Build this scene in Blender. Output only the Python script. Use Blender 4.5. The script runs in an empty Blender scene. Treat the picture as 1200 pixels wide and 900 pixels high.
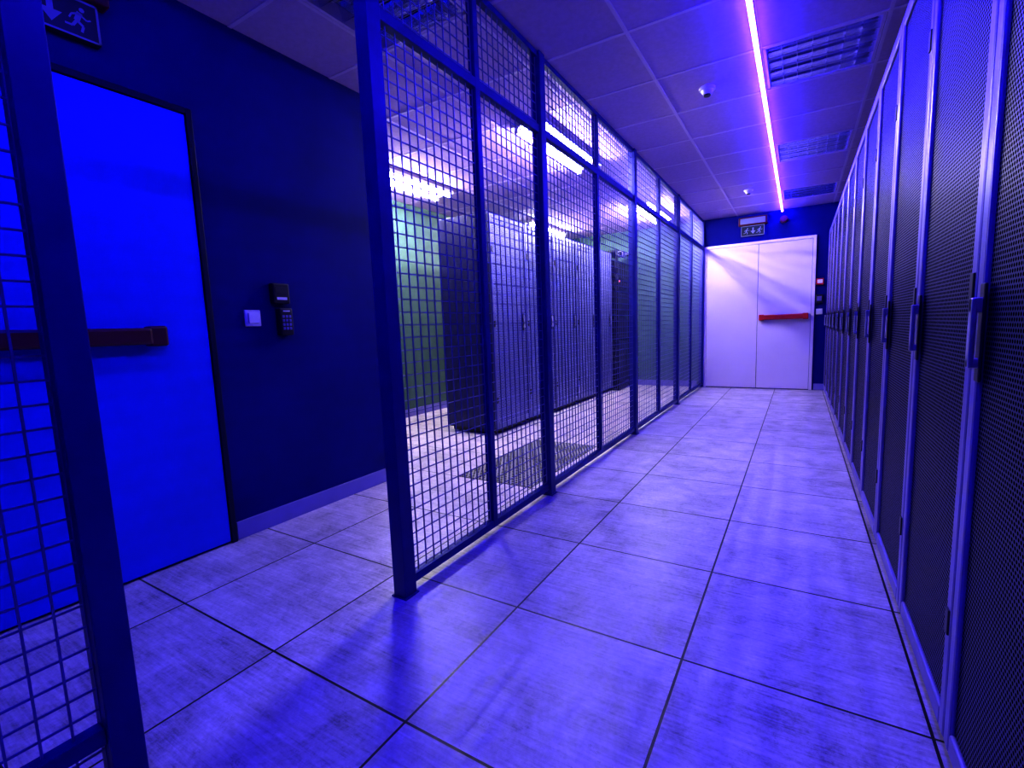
import bpy, bmesh, math, random
from mathutils import Vector, Matrix
random.seed(4)
S=bpy.context.scene
S.view_settings.view_transform='Standard'
S.view_settings.exposure=.8
S.view_settings.gamma=.68
H=2.61; XL=-2.5; XR=.311; XF=-1.331; YE=8.1; YB=-2.2; XC=-4.15; YC=2.42; XW=1.4
# ---------------- materials
def newmat(n):
    m=bpy.data.materials.new(n);m.use_nodes=True
    return m,m.node_tree,m.node_tree.nodes['Principled BSDF']
def simple(n,col,rough=.5,metal=0,noise=.0,nscale=8,bump=0,spec=.5):
    m,t,b=newmat(n)
    b.inputs['Roughness'].default_value=rough;b.inputs['Metallic'].default_value=metal
    b.inputs['Specular IOR Level'].default_value=spec
    tc=t.nodes.new('ShaderNodeTexCoord');nz=t.nodes.new('ShaderNodeTexNoise')
    nz.inputs['Scale'].default_value=nscale;nz.inputs['Detail'].default_value=5
    t.links.new(tc.outputs['Object'],nz.inputs['Vector'])
    r=t.nodes.new('ShaderNodeValToRGB')
    r.color_ramp.elements[0].position=.3;r.color_ramp.elements[1].position=.7
    r.color_ramp.elements[0].color=tuple(c*(1-noise) for c in col)+(1,)
    r.color_ramp.elements[1].color=tuple(min(1,c*(1+noise)) for c in col)+(1,)
    t.links.new(nz.outputs['Fac'],r.inputs['Fac']);t.links.new(r.outputs['Color'],b.inputs['Base Color'])
    if bump:
        bp=t.nodes.new('ShaderNodeBump');bp.inputs['Strength'].default_value=bump;bp.inputs['Distance'].default_value=.002
        n2=t.nodes.new('ShaderNodeTexNoise');n2.inputs['Scale'].default_value=250
        t.links.new(tc.outputs['Object'],n2.inputs['Vector'])
        t.links.new(n2.outputs['Fac'],bp.inputs['Height']);t.links.new(bp.outputs['Normal'],b.inputs['Normal'])
    return m
def emis(n,col,s):
    m,t,b=newmat(n)
    b.inputs['Base Color'].default_value=(.8,.8,.8,1)
    b.inputs['Emission Color'].default_value=(*col,1);b.inputs['Emission Strength'].default_value=s
    return m
def M(t,op,a,b=None,c=None):
    n=t.nodes.new('ShaderNodeMath');n.operation=op
    for i,v in enumerate((a,b,c)):
        if v is None: continue
        if isinstance(v,(int,float)): n.inputs[i].default_value=v
        else: t.links.new(v,n.inputs[i])
    return n.outputs[0]
def floor_mat():
    m,t,b=newmat('concrete_tile')
    tc=t.nodes.new('ShaderNodeTexCoord');sp=t.nodes.new('ShaderNodeSeparateXYZ')
    t.links.new(tc.outputs['Object'],sp.inputs[0])
    x=M(t,'DIVIDE',M(t,'ADD',sp.outputs[0],.285+6),.6);y=M(t,'DIVIDE',M(t,'ADD',sp.outputs[1],-1.432+6),.6)
    fx=M(t,'FRACT',x);fy=M(t,'FRACT',y);ix=M(t,'FLOOR',x);iy=M(t,'FLOOR',y)
    ex=M(t,'MINIMUM',fx,M(t,'SUBTRACT',1,fx));ey=M(t,'MINIMUM',fy,M(t,'SUBTRACT',1,fy))
    e=M(t,'MINIMUM',ex,ey)
    joint=M(t,'LESS_THAN',e,.0062)
    cb=t.nodes.new('ShaderNodeCombineXYZ')
    t.links.new(M(t,'ADD',sp.outputs[0],M(t,'MULTIPLY',ix,3.17)),cb.inputs[0])
    t.links.new(M(t,'ADD',sp.outputs[1],M(t,'MULTIPLY',iy,5.71)),cb.inputs[1])
    t.links.new(M(t,'MULTIPLY',ix,1.3),cb.inputs[2])
    def mapn(sc,scale,det,dist=0):
        mp=t.nodes.new('ShaderNodeMapping');mp.inputs['Scale'].default_value=sc
        t.links.new(cb.outputs[0],mp.inputs[0])
        n=t.nodes.new('ShaderNodeTexNoise');n.inputs['Scale'].default_value=scale;n.inputs['Detail'].default_value=det
        n.inputs['Roughness'].default_value=.72;n.inputs['Distortion'].default_value=dist
        t.links.new(mp.outputs[0],n.inputs['Vector']);return n.outputs['Fac']
    a=mapn((1,1,1),5,12,.5);s=mapn((.8,12,1),7,8,.3);g=mapn((1,1,1),70,4)
    v=M(t,'ADD',M(t,'ADD',M(t,'MULTIPLY',a,.46),M(t,'MULTIPLY',s,.34)),M(t,'MULTIPLY',g,.20))
    wn=t.nodes.new('ShaderNodeTexWhiteNoise');wn.noise_dimensions='2D'
    c2=t.nodes.new('ShaderNodeCombineXYZ');t.links.new(ix,c2.inputs[0]);t.links.new(iy,c2.inputs[1]);t.links.new(c2.outputs[0],wn.inputs['Vector'])
    v=M(t,'ADD',v,M(t,'MULTIPLY',M(t,'SUBTRACT',wn.outputs['Value'],.5),.05))
    r=t.nodes.new('ShaderNodeValToRGB');cr=r.color_ramp
    cr.elements[0].position=.36;cr.elements[0].color=(.17,.155,.16,1)
    cr.elements[1].position=.62;cr.elements[1].color=(.78,.71,.75,1)
    el=cr.elements.new(.47);el.color=(.48,.43,.46,1)
    t.links.new(v,r.inputs['Fac'])
    # scuffs and fine cracks in the tile surface
    sc=mapn((1,1,1),9,6,2.5)
    crk=M(t,'LESS_THAN',M(t,'ABSOLUTE',M(t,'SUBTRACT',sc,.36)),.004)
    mx=t.nodes.new('ShaderNodeMix');mx.data_type='RGBA';mx.inputs['B'].default_value=(.12,.11,.11,1)
    t.links.new(M(t,'MULTIPLY',crk,.8),mx.inputs['Factor']);t.links.new(r.outputs['Color'],mx.inputs['A'])
    m2=t.nodes.new('ShaderNodeMix');m2.data_type='RGBA';m2.inputs['B'].default_value=(.010,.010,.013,1)
    t.links.new(joint,m2.inputs['Factor']);t.links.new(mx.outputs['Result'],m2.inputs['A'])
    t.links.new(m2.outputs['Result'],b.inputs['Base Color'])
    t.links.new(M(t,'ADD',.20,M(t,'MULTIPLY',v,.34)),b.inputs['Roughness'])
    bp=t.nodes.new('ShaderNodeBump');bp.inputs['Strength'].default_value=.35;bp.inputs['Distance'].default_value=.002
    t.links.new(M(t,'SUBTRACT',v,M(t,'MULTIPLY',joint,1.0)),bp.inputs['Height']);t.links.new(bp.outputs['Normal'],b.inputs['Normal'])
    return m
def perf_mat(n,base,hole,pitch,axis=1,r=.36,rough=.4,metal=.6,spec=.5):
    m,t,b=newmat(n);b.inputs['Metallic'].default_value=metal;b.inputs['Roughness'].default_value=rough
    tc=t.nodes.new('ShaderNodeTexCoord');sp=t.nodes.new('ShaderNodeSeparateXYZ');t.links.new(tc.outputs['Object'],sp.inputs[0])
    A,B=(sp.outputs[1],sp.outputs[2]) if axis==1 else (sp.outputs[0],sp.outputs[1])
    u=M(t,'DIVIDE',M(t,'ADD',A,20),pitch);w=M(t,'DIVIDE',M(t,'ADD',B,20),pitch*1.732)
    def dot(du,dw):
        a=M(t,'SUBTRACT',M(t,'FRACT',M(t,'ADD',u,du)),.5)
        c=M(t,'MULTIPLY',M(t,'SUBTRACT',M(t,'FRACT',M(t,'ADD',w,dw)),.5),1.732)
        return M(t,'SQRT',M(t,'ADD',M(t,'MULTIPLY',a,a),M(t,'MULTIPLY',c,c)))
    d=M(t,'MINIMUM',dot(0,0),dot(.5,.5))
    h=M(t,'LESS_THAN',d,r)
    mx=t.nodes.new('ShaderNodeMix');mx.data_type='RGBA';mx.inputs['A'].default_value=(*base,1);mx.inputs['B'].default_value=(*hole,1)
    t.links.new(h,mx.inputs['Factor']);t.links.new(mx.outputs['Result'],b.inputs['Base Color'])
    t.links.new(M(t,'MULTIPLY',M(t,'SUBTRACT',1,h),metal),b.inputs['Metallic'])
    t.links.new(M(t,'SUBTRACT',spec,M(t,'MULTIPLY',h,spec)),b.inputs['Specular IOR Level'])
    bp=t.nodes.new('ShaderNodeBump');bp.inputs['Strength'].default_value=.5;bp.inputs['Distance'].default_value=.002
    t.links.new(M(t,'MINIMUM',d,r+.06),bp.inputs['Height']);t.links.new(bp.outputs['Normal'],b.inputs['Normal'])
    return m
FLOOR=floor_mat()
CEIL=simple('ceiling_tile_mineral',(.54,.39,.66),.85,noise=.06,nscale=40,bump=.4)
TBAR=simple('tbar_white',(.66,.54,.76),.5)
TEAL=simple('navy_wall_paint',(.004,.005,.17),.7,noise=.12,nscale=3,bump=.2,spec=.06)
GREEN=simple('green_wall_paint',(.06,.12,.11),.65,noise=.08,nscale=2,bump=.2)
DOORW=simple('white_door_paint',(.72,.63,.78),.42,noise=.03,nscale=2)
DOORLIT=simple('white_door_blue_lit',(.008,.04,.70),.42,noise=.05,nscale=2,spec=.25)  # white door, with the blue lamplight put into its base colour
FRAMED=simple('dark_door_frame',(.003,.004,.05),.5,spec=.2)
BASEB=simple('baseboard_paint',(.20,.17,.5),.5,noise=.05)
STEEL=simple('blue_painted_steel',(.009,.014,.20),.38,.1,noise=.1,spec=.3)
WIRE=simple('galvanised_wire',(.12,.11,.38),.42,.5)
BLACK=simple('black_powdercoat',(.010,.010,.018),.42,.1,noise=.2,nscale=20)
CBODY=simple('cage_cabinet_side_panel',(.03,.03,.11),.4,.2,noise=.1,nscale=20)
RFRAME=simple('rack_door_frame_grey',(.19,.15,.42),.33,.3,noise=.1,spec=.45)
CFRAME=simple('cage_rack_frame',(.12,.12,.30),.35,.3,noise=.1)
CHROME=simple('handle_metal',(.6,.58,.75),.28,.8)
PERF=perf_mat('perforated_rack_door',(.026,.020,.12),(.0015,.0015,.004),.011,r=.33,metal=.3,spec=.25)
PERFC=perf_mat('perforated_cage_rack_door',(.16,.16,.40),(.012,.012,.03),.02,r=.28,metal=.3)
PERFF=perf_mat('perforated_floor_tile',(.3,.3,.3),(.01,.01,.01),.03,axis=0,r=.3,metal=.3)
RED=simple('red_push_bar',(.45,.012,.03),.35)
REDD=simple('dark_red_push_bar',(.10,.004,.03),.4)
PLAST=simple('black_plastic',(.010,.010,.03),.35)
WPLAST=simple('white_plastic',(.7,.68,.75),.4)
SIGN=simple('green_sign',(.005,.015,.04),.4)
SIGNW=simple('white_sign_pictogram',(.22,.24,.34),.5)
LOUV=simple('louvre_aluminium',(.75,.75,.98),.16,.97)
REC=simple('louvre_dark_housing',(.03,.03,.05),.4,.5)
LED=emis('blue_led_strip',(.050,.017,1),94)
LEDFILL=emis('added_blue_led_fill',(.02,.008,1),50)  # for an added, unseen strip that brightens the left door and aisle
TUBE=emis('fluorescent_tube',(1,.93,.95),145)
TUBE2=emis('fluorescent_tube_bright',(1,.93,.95),230)
RLED=emis('red_indicator',(1,.02,.02),4)
# ---------------- mesh helpers
def build(name,parts,parent=None,bevel=0,loc=(0,0,0),smooth=False):
    bm=bmesh.new();mats=[]
    def mi(m):
        if m not in mats: mats.append(m)
        return mats.index(m)
    for p in parts:
        before=set(bm.faces)
        if p[0]=='b':
            _,x0,x1,y0,y1,z0,z1,m=p
            r=bmesh.ops.create_cube(bm,size=1)
            for v in r['verts']:
                v.co=Vector(((x0+x1)/2+v.co.x*(x1-x0),(y0+y1)/2+v.co.y*(y1-y0),(z0+z1)/2+v.co.z*(z1-z0)))
        elif p[0]=='c':
            _,cx,cy,cz,rad,ln,ax,m=p[:8];r2=p[8] if len(p)>8 else rad
            rot={'z':Matrix(),'x':Matrix.Rotation(math.pi/2,4,'Y'),'y':Matrix.Rotation(math.pi/2,4,'X')}[ax]
            bmesh.ops.create_cone(bm,cap_ends=True,segments=20,radius1=rad,radius2=r2,depth=ln,matrix=Matrix.Translation((cx,cy,cz))@rot)
        elif p[0]=='p':
            _,vs,m=p
            bm.faces.new([bm.verts.new(v) for v in vs])
        k=mi(m)
        for f in bm.faces:
            if f not in before: f.material_index=k
    for v in bm.verts: v.co-=Vector(loc)
    me=bpy.data.meshes.new(name);bm.to_mesh(me);bm.free()
    o=bpy.data.objects.new(name,me);S.collection.objects.link(o)
    for m in mats: me.materials.append(m)
    if parent:
        o.parent=parent;o.location=Vector(loc)-Vector(parent.location)
    else: o.location=loc
    if bevel:
        b=o.modifiers.new('bevel','BEVEL');b.width=bevel;b.segments=2;b.limit_method='ANGLE'
    return o
def empty(name,loc):
    e=bpy.data.objects.new(name,None);S.collection.objects.link(e);e.location=loc;e.empty_display_size=.1;return e
B=lambda *a:('b',*a)
# ---------------- shell
build('floor',[B(XC-.2,XW+.2,YB-.2,YE+.2,-.1,0,FLOOR)])
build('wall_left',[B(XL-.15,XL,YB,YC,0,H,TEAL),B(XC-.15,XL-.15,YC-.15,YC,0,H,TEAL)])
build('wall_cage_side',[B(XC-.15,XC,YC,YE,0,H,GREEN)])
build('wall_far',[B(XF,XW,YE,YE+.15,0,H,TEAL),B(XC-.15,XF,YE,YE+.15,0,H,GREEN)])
build('wall_back',[B(XL-.15,XW,YB-.15,YB,0,H,TEAL)])
build('wall_right',[B(XW,XW+.15,YB-.15,YE+.15,0,H,TEAL)])
build('baseboard_left',[B(XL,XL+.014,1.27,YC,0,.095,BASEB),B(XL,XL+.014,YB,.17,0,.095,BASEB)],bevel=.003)
build('baseboard_cage',[B(XC,XC+.014,YC,YE,0,.095,BASEB)],bevel=.003)
build('baseboard_far',[B(.20,XR+.05,YE-.014,YE,0,.095,BASEB),B(XC+.02,-1.40,YE-.014,YE,0,.095,BASEB)],bevel=.003)
# ceiling tiles
louv=[(-.24,3.3),(-.24,5.1),(-.24,6.9),(-.24,1.5),(-.24,-.3),(-2.04,1.5),(-2.04,-.3)]
cells=[];xs=[-.24+.6*i for i in range(-8,5)];ys=[3.3+.6*j for j in range(-11,10)]
xmin,xmax,ymin,ymax=XC-.15,XW,YB,YE
for x in xs:
    for y in ys:
        if any(abs(x-a)<.01 and abs(y-b)<.01 for a,b in louv): continue
        x0,x1,y0,y1=max(x,xmin),min(x+.6,xmax),max(y,ymin),min(y+.6,ymax)
        if x1-x0>.01 and y1-y0>.01: cells.append(B(x0,x1,y0,y1,H,H+.02,CEIL))
for x in xs:
    if xmin<x<xmax: cells.append(B(x-.010,x+.010,ymin,ymax,H-.003,H+.001,TBAR))
for y in ys:
    if ymin<y<ymax: cells.append(B(xmin,xmax,y-.010,y+.010,H-.0035,H+.001,TBAR))
build('ceiling',cells)
# louvre fixtures
for x,y in louv:
    e=empty('ceiling_louvre_light',(x+.3,y+.3,H))
    p=[]
    w=.012;x0,x1,y0,y1=x+w,x+.6-w,y+w,y+.6-w
    t=.016
    p+= [B(x0,x0+t,y0,y1,H-.002,H+.08,TBAR),B(x1-t,x1,y0,y1,H-.002,H+.08,TBAR),B(x0,x1,y0,y0+t,H-.002,H+.08,TBAR),B(x0,x1,y1-t,y1,H-.002,H+.08,TBAR),
         B(x-.0,x+.6,y,y+.6,H+.08,H+.1,REC)]
    build('housing',p,e)
    p=[]
    def prof(s,sgn): return (sgn*(.030*s**2.2+.003),H+.003+.070*s)
    for i in range(5):
        yy=y0+t+(y1-y0-2*t)*i/4
        for sgn in(-1,1):
            if (i==0 and sgn<0) or (i==4 and sgn>0): continue
            for q_ in range(5):
                a_,za=prof(q_/5,sgn);b_,zb=prof((q_+1)/5,sgn)
                p.append(('p',[(x0+t,yy+a_,za),(x1-t,yy+a_,za),(x1-t,yy+b_,zb),(x0+t,yy+b_,zb)],LOUV))
    for i in range(1,7):
        xx=x0+t+(x1-x0-2*t)*i/7
        p.append(B(xx-.0015,xx+.0015,y0+t,y1-t,H+.012,H+.05,LOUV))
    build('louvre_blades',p,e)
    build('lamps',[('c',x+.3,y0+t+(y1-y0-2*t)*(i+.5)/4,H+.062,.008,.52,'x',WPLAST) for i in range(4)],e)
# LED strips (half-round diffuser hanging under an aluminium channel); the short left one is added out of view
for cx,a_,b_,lm in [(-.252,YB+.1,YE-.05,LED),(-1.49,YB+.1,1.15,LEDFILL)]:
    e=empty('led_strip_light',(cx,(a_+b_)/2,H))
    build('aluminium_channel',[B(cx-.012,cx+.012,a_,b_,H-.022,H-.003,CHROME)],e)
    build('diffuser',[B(cx-.013,cx+.013,a_,b_,H-.040,H-.022,lm)],e,bevel=.006)
# fluorescent fixtures in cage
for cx,cy,tm in [(-1.80,3.92,TUBE),(-1.80,6.85,TUBE2),(-3.5,3.80,TUBE),(-3.5,6.85,TUBE2)]:
    e=empty('fluorescent_light',(cx,cy,H))
    build('batten_body',[B(cx-.14,cx+.14,cy-.62,cy+.62,H-.04,H-.003,WPLAST)],e,bevel=.006)
    build('tubes',[('c',cx+s*.09,cy,H-.062,.014,1.17,'y',tm) for s in(-1,1)],e)
    build('tube_holders',[B(cx+s*.09-.016,cx+s*.09+.016,cy+q*.6-.012,cy+q*.6+.012,H-.08,H-.04,WPLAST) for s in(-1,1) for q in(-1,1)],e)
# ---------------- fence
e=empty('wire_mesh_fence',(XF,4,0))
zR=2.187;zt=H-.004
posts=[.372,1.301,2.596,4.418,6.261,8.06]
mull=[1.95,3.50,5.34,7.15]
hp=.032
pp=[B(XF-hp,XF+hp,y-hp,y+hp,0.006,zt,STEEL) for y in posts+[-1.6]]
pp+=[B(XF-.04,XF+.04,y-.04,y+.04,0,.006,STEEL) for y in posts[:-1]]
build('posts',pp,e,bevel=.003)
fr=[]
spans=[(-1.6,.372)]+[(posts[i],posts[i+1]) for i in range(1,5)]
for a,b in spans:
    a2,b2=a+hp,b-hp
    for z0,z1 in((.035,.07),(zR-.022,zR+.022),(zt-.03,zt))+(((.15,.19),) if a<0 else ()):
        fr.append(B(XF-.018,XF+.018,a2,b2,z0,z1,STEEL))
for m_ in mull:
    fr.append(B(XF-.0185,XF+.0185,m_-.019,m_+.019,.035,zt,STEEL))
build('rails_and_mullions',fr,e,bevel=.002)
wr=[];g=.05;q=.0022
for a,b in spans:
    n=int(round((b-a-2*hp)/g))
    for i in range(n+1):
        y=a+hp+(b-a-2*hp)*i/n
        wr.append(B(XF-.0005,XF+.0038,y-q,y+q,.06,zt-.02,WIRE))
    for k in range(int((zt-.07)/g)+1):
        z=.08+k*g
        if z<zt-.02: wr.append(B(XF-.0038,XF+.0005,a+hp,b-hp,z-q,z+q,WIRE))
build('wire_mesh',wr,e)
# small camera fixed on the fence post
e=empty('security_camera',(XF,4.418,1.70))
build('bracket',[B(XF-.075,XF-hp,4.405,4.43,1.69,1.71,WPLAST)],e,bevel=.002)
build('camera_body',[B(XF-.125,XF-.075,4.36,4.47,1.675,1.725,WPLAST)],e,bevel=.008)
build('camera_lens',[('c',XF-.10,4.352,1.70,.017,.02,'y',PLAST)],e)
# ---------------- server racks
def rack(xf,d,y0,y1,h,depth,hy,hz,perf,name='server_rack',frame=RFRAME,hh=.14,body=BLACK):
    e=empty(name,(xf,(y0+y1)/2,0))
    X=lambda a,b:(min(xf+d*a,xf+d*b),max(xf+d*a,xf+d*b))
    g=.0025
    x0,x1=X(.03,depth)
    p=[B(x0,x1,y0+g,y1-g,.06,h,body)]
    x0,x1=X(.05,depth-.05);p.append(B(x0,x1,y0+.03,y1-.03,.02,.06,BLACK))
    build('cabinet_body',p,e,bevel=.004)
    build('levelling_feet',[('c',xf+d*a,y,.012,.02,.024,'z',CHROME) for a in(.09,depth-.09) for y in(y0+.06,y1-.06)],e)
    s=.04
    x0,x1=X(.0,.028)
    fr=[B(x0,x1,y0+g,y0+g+s,.07,h-.01,frame),B(x0,x1,y1-g-s,y1-g,.07,h-.01,frame),
        B(x0,x1,y0+g+s,y1-g-s,.07,.07+.05,frame),B(x0,x1,y0+g+s,y1-g-s,h-.06,h-.01,frame)]
    build('door_frame',fr,e,bevel=.006)
    x0,x1=X(.010,.018);build('perforated_door_panel',[B(x0,x1,y0+g+s-.004,y1-g-s+.004,.115,h-.055,perf)],e)
    x0,x1=X(-.004,.002);x2,x3=X(-.020,-.010)
    build('swing_handle',[B(x0,x1,hy-.014,hy+.014,hz-hh*.7,hz+hh*.7,PLAST),
        B(x2,x3,hy-.010,hy+.010,hz-hh/2,hz+hh/2,CHROME),
        B(min(x0,x2),max(x1,x3),hy-.009,hy+.009,hz+hh/2-.03,hz+hh/2,CHROME),B(min(x0,x2),max(x1,x3),hy-.009,hy+.009,hz-hh/2,hz-hh/2+.02,CHROME)],e,bevel=.004)
    yh=y0+g+s*.5 if abs(hy-y1)<abs(hy-y0) else y1-g-s*.5
    x0,x1=X(-.004,.004)
    build('hinges',[B(x0,x1,yh-.012,yh+.012,z-.03,z+.03,PLAST) for z in(.35,1.1,h-.35)],e,bevel=.002)
    return e
Wd=.584;ysm=1.345
for k in range(-4,11):
    rack(XR,1,ysm+Wd*k,ysm+Wd*(k+1),2.2,1.0,ysm+Wd*(k+1)-.054 ,1.007,PERF)
for k in range(5):
    y0=3.84+.68*k
    rack(-2.52,-1,y0,y0+.68,2.16,.62,y0+.58,1.12,PERFC,name='server_cabinet',hh=.13,frame=CFRAME,body=CBODY)
e=empty('open_equipment_rack',(-2.6,7.6,0))
y0,y1=7.27,7.95;x0,x1=-3.1,-2.45
pp=[B(x-.02,x+.02,y-.02,y+.02,0,2.2,BLACK) for x in(x0,x1) for y in(y0+.02,y1-.02)]
pp+=[B(x0,x1,y0,y1,z,z+.03,BLACK) for z in(.04,2.17)]
build('rack_frame',pp,e,bevel=.002)
eq=[];z=.12
while z<2.05:
    hgt=random.choice([.044,.088,.044,.133]);eq.append(B(x0+.05,x1-.01-random.random()*.06,y0+.05,y1-.05,z,z+hgt-.006,random.choice([BLACK,PLAST,REC])));z+=hgt+random.choice([0,0,.044])
build('rack_equipment',eq,e,bevel=.002)
build('status_lights',[B(x1+.001,x1+.004,y0+.12,y0+.14,1.72,1.74,RLED)],e)
build('perforated_floor_tile',[B(-2.08,-1.49,2.637+.6*i,3.227+.6*i,0,.004,PERFF) for i in(0,1)])
# ---------------- doors
def pushbar(e,axis,a0,a1,face,sgn,z,m=RED):
    def bx(u0,u1,w0,w1,z0,z1,m):
        w0,w1=sorted((face+sgn*w0,face+sgn*w1))
        return B(u0,u1,w0,w1,z0,z1,m) if axis=='x' else B(w0,w1,u0,u1,z0,z1,m)
    build('push_bar',[bx(a0+.06,a1-.06,.04,.075,z-.036,z+.036,m)],e,bevel=.012)
    build('push_bar_rail',[bx(a0+.05,a1-.05,0,.04,z-.026,z+.026,PLAST)],e,bevel=.003)
    build('push_bar_end_caps',[bx(a0,a0+.07,0,.07,z-.044,z+.044,m),bx(a1-.07,a1,0,.07,z-.044,z+.044,m)],e,bevel=.01)
e=empty('door_1',(XL,.7,0))
dy0,dy1,dt=.20,1.235,2.10
build('door_frame',[B(XL,XL+.024,dy0-.028,dy0,0,dt+.028,FRAMED),B(XL,XL+.024,dy1,dy1+.028,0,dt+.028,FRAMED),B(XL,XL+.024,dy0,dy1,dt,dt+.028,FRAMED)],e,bevel=.004)
build('door_leaf',[B(XL,XL+.018,dy0+.004,dy1-.004,.012,dt-.004,DOORLIT)],e,bevel=.003)
build('hinges',[('c',XL+.026,dy0+.006,z,.009,.11,'z',CHROME) for z in(.25,1.05,1.85)],e)
pushbar(e,'y',.30,1.03,XL+.018,1,1.075,REDD)
e=empty('door_2',(-.56,YE,0))
a,c,b_=-1.265,-.545,.14
build('door_frame',[B(a-.04,a,YE-.03,YE,0,2.2,DOORW),B(b_,b_+.04,YE-.03,YE,0,2.2,DOORW),B(a,b_,YE-.03,YE,2.16,2.2,DOORW)],e,bevel=.004)
build('door_leaves',[B(a+.004,c-.003,YE-.024,YE,.012,2.155,DOORW),B(c+.003,b_-.004,YE-.024,YE,.012,2.155,DOORW)],e,bevel=.003)
build('meeting_gap',[B(c-.003,c+.003,YE-.010,YE-.002,.012,2.15,PLAST)],e)
pushbar(e,'x',-.52,.11,YE-.024,-1,1.075)
# ---------------- signs
def man(o,ax,s,face,dirn):
    P=lambda pts:('p',[ax(o[0]+dirn*x*s,o[1]+y*s) for x,y in pts],SIGNW)
    L=[]
    def limb(x0,y0,x1,y1,w):
        dx,dy=x1-x0,y1-y0;l=math.hypot(dx,dy);nx,ny=-dy/l*w,dx/l*w
        L.append(P([(x0+nx,y0+ny),(x1+nx,y1+ny),(x1-nx,y1-ny),(x0-nx,y0-ny)]))
    L.append(P([(.62+.09*math.cos(i*.785),.88+.09*math.sin(i*.785)) for i in range(8)]))
    limb(.55,.76,.42,.42,.09);limb(.42,.45,.62,.28,.05);limb(.62,.28,.55,.05,.045)
    limb(.42,.42,.28,.2,.05);limb(.28,.2,.05,.2,.04);limb(.52,.72,.28,.62,.035);limb(.28,.62,.2,.45,.03);limb(.54,.7,.75,.55,.035);limb(.75,.55,.88,.62,.03)
    return L
def arrow(o,ax,s,dirn):
    P=lambda pts:('p',[ax(o[0]+dirn*x*s,o[1]+y*s) for x,y in pts],SIGNW)
    return [P([(.4,.95),(.6,.95),(.6,.5),(.4,.5)]),P([(.15,.5),(.85,.5),(.5,.05)])]
def exitsign(loc,axis):
    e=empty('emergency_exit_sign',loc);x,y,z=loc
    if axis=='x':
        bx=lambda u0,u1,w0,w1,z0,z1,m:B(x+u0,x+u1,y-w1,y-w0,z+z0,z+z1,m);ax=lambda u,zz:(x+u,y-.0405,z+zz)
    else:
        bx=lambda u0,u1,w0,w1,z0,z1,m:B(x+w0,x+w1,y+u0,y+u1,z+z0,z+z1,m);ax=lambda u,zz:(x+.0405,y+u,z+zz)
    build('luminaire_housing',[bx(-.19,.19,0,.07,.02,.14,REDD)],e,bevel=.008)
    build('luminaire_lens',[bx(-.165,.165,.07,.078,.040,.120,SIGNW)],e,bevel=.003)
    build('sign_plate',[bx(-.155,.155,0,.04,-.13,.02,SIGN)],e,bevel=.002)
    build('sign_border',[bx(-.155,.155,.0401,.0406,-.13,-.122,SIGNW),bx(-.155,.155,.0401,.0406,.008,.016,SIGNW),bx(-.155,-.147,.0401,.0406,-.13,.016,SIGNW),bx(.147,.155,.0401,.0406,-.13,.016,SIGNW)],e)
    build('pictogram',man((-.13,-.11),ax,.1,0,1)+arrow((-.045,-.11),ax,.1,1)+man((.04,-.11),ax,.1,0,1),e)
exitsign((XL,.78,2.38),'y')
exitsign((-.63,YE,2.42),'x')
# ---------------- wall devices
def dev(name,parts,loc,bevel=.004):
    e=empty(name,loc)
    for n,p,b in parts: build(n,p,e,bevel=b)
y,z=1.625,1.29
dev('card_reader',[('case',[B(XL,XL+.04,y-.05,y+.05,z-.055,z+.055,PLAST)],.008),('display',[B(XL+.04,XL+.042,y-.038,y+.038,z,z+.035,REC)],.001),('label',[B(XL+.04,XL+.0415,y-.03,y+.03,z-.035,z-.02,WPLAST)],0)],(XL,y,z))
y,z=1.64,1.135
dev('access_keypad',[('case',[B(XL,XL+.045,y-.04,y+.04,z-.075,z+.075,PLAST)],.008),
  ('keys',[B(XL+.045,XL+.049,y-.028+.02*i,y-.014+.02*i,z-.045+.022*j,z-.03+.022*j,RFRAME) for i in range(3) for j in range(4)],.002),
  ('led',[B(XL+.045,XL+.048,y-.02,y+.02,z+.055,z+.062,WPLAST)],0)],(XL,y,z))
y,z=1.467,1.156
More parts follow.
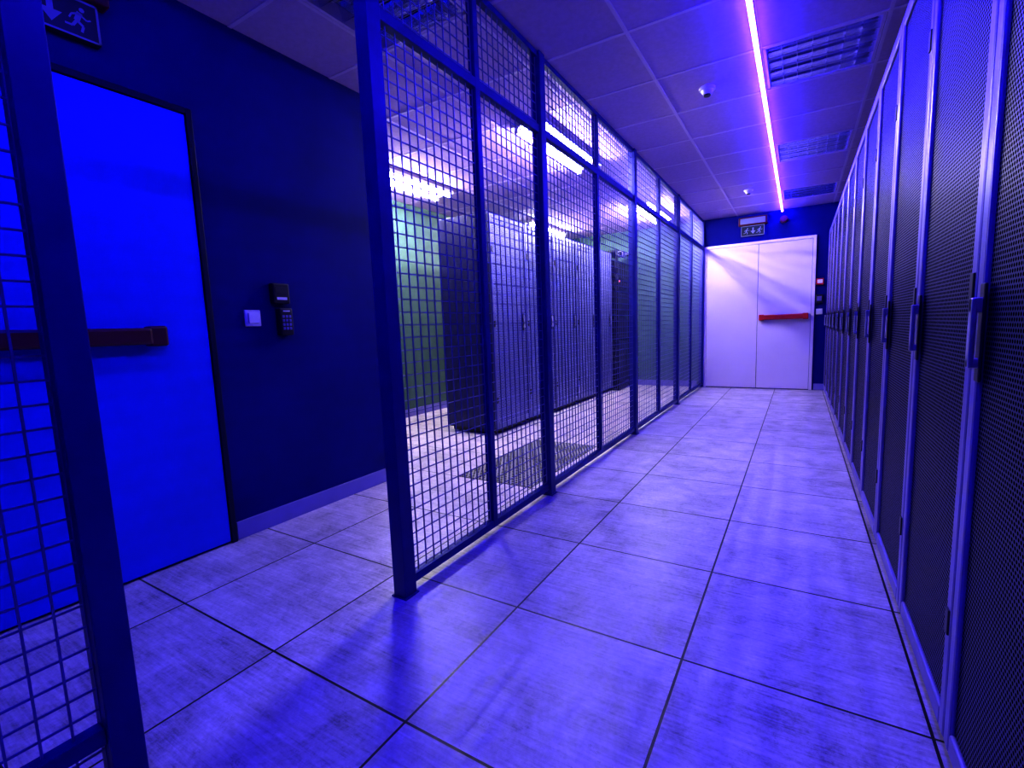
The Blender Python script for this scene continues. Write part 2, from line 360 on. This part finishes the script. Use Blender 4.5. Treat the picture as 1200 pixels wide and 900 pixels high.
dev('light_switch',[('plate',[B(XL,XL+.012,y-.043,y+.043,z-.043,z+.043,WPLAST)],.004),('rocker',[B(XL+.012,XL+.02,y-.028,y+.028,z-.028,z+.028,WPLAST)],.003)],(XL,y,z))
def fdev(name,x,z,w,h,d,m,m2):
    e=empty(name,(x,YE,z))
    build('case',[B(x-w,x+w,YE-d,YE,z-h,z+h,m)],e,bevel=.006)
    build('face',[B(x-w*.7,x+w*.7,YE-d-.004,YE-d,z-h*.5,z+h*.6,m2)],e,bevel=.002)
fdev('fire_alarm_call_point',.235,1.55,.045,.045,.04,RED,WPLAST)
fdev('door_release_keypad',.235,1.31,.04,.06,.04,PLAST,RFRAME)
fdev('light_switch',.24,1.13,.04,.04,.015,WPLAST,WPLAST)
e=empty('alarm_sounder',(-.23,YE,2.47))
build('base',[('c',-.23,YE-.02,2.47,.05,.04,'y',REDD)],e);build('dome',[('c',-.23,YE-.06,2.47,.028,.045,'y',REDD,.042)],e)
for x,y in [(-.574,3.61),(-.57,6.6)]:
    e=empty('smoke_detector',(x,y,H))
    build('base',[('c',x,y,H-.010,.052,.018,'z',WPLAST)],e,bevel=.002)
    build('sensor_head',[('c',x,y,H-.032,.028,.028,'z',WPLAST,.042),('c',x,y,H-.05,.022,.012,'z',REC)],e,bevel=.002)
# ---------------- camera
a,b,c=[math.radians(v) for v in(31.311,-6.681,-2.130)]
F=Vector((-math.sin(a)*math.cos(b),math.cos(a)*math.cos(b),math.sin(b)));R=Vector((math.cos(a),math.sin(a),0));U=R.cross(F)
R2=R*math.cos(c)+U*math.sin(c);U2=-R*math.sin(c)+U*math.cos(c)
cd=bpy.data.cameras.new('camera');co=bpy.data.objects.new('camera',cd);S.collection.objects.link(co)
co.matrix_world=Matrix(((R2.x,U2.x,-F.x,0),(R2.y,U2.y,-F.y,0),(R2.z,U2.z,-F.z,1.05),(0,0,0,1)))
cd.sensor_width=36;cd.lens=554.1/1200*36;cd.clip_start=.01
S.camera=co
w=bpy.data.worlds.new('world');S.world=w;w.use_nodes=True
w.node_tree.nodes['Background'].inputs[0].default_value=(0,0,0,1)
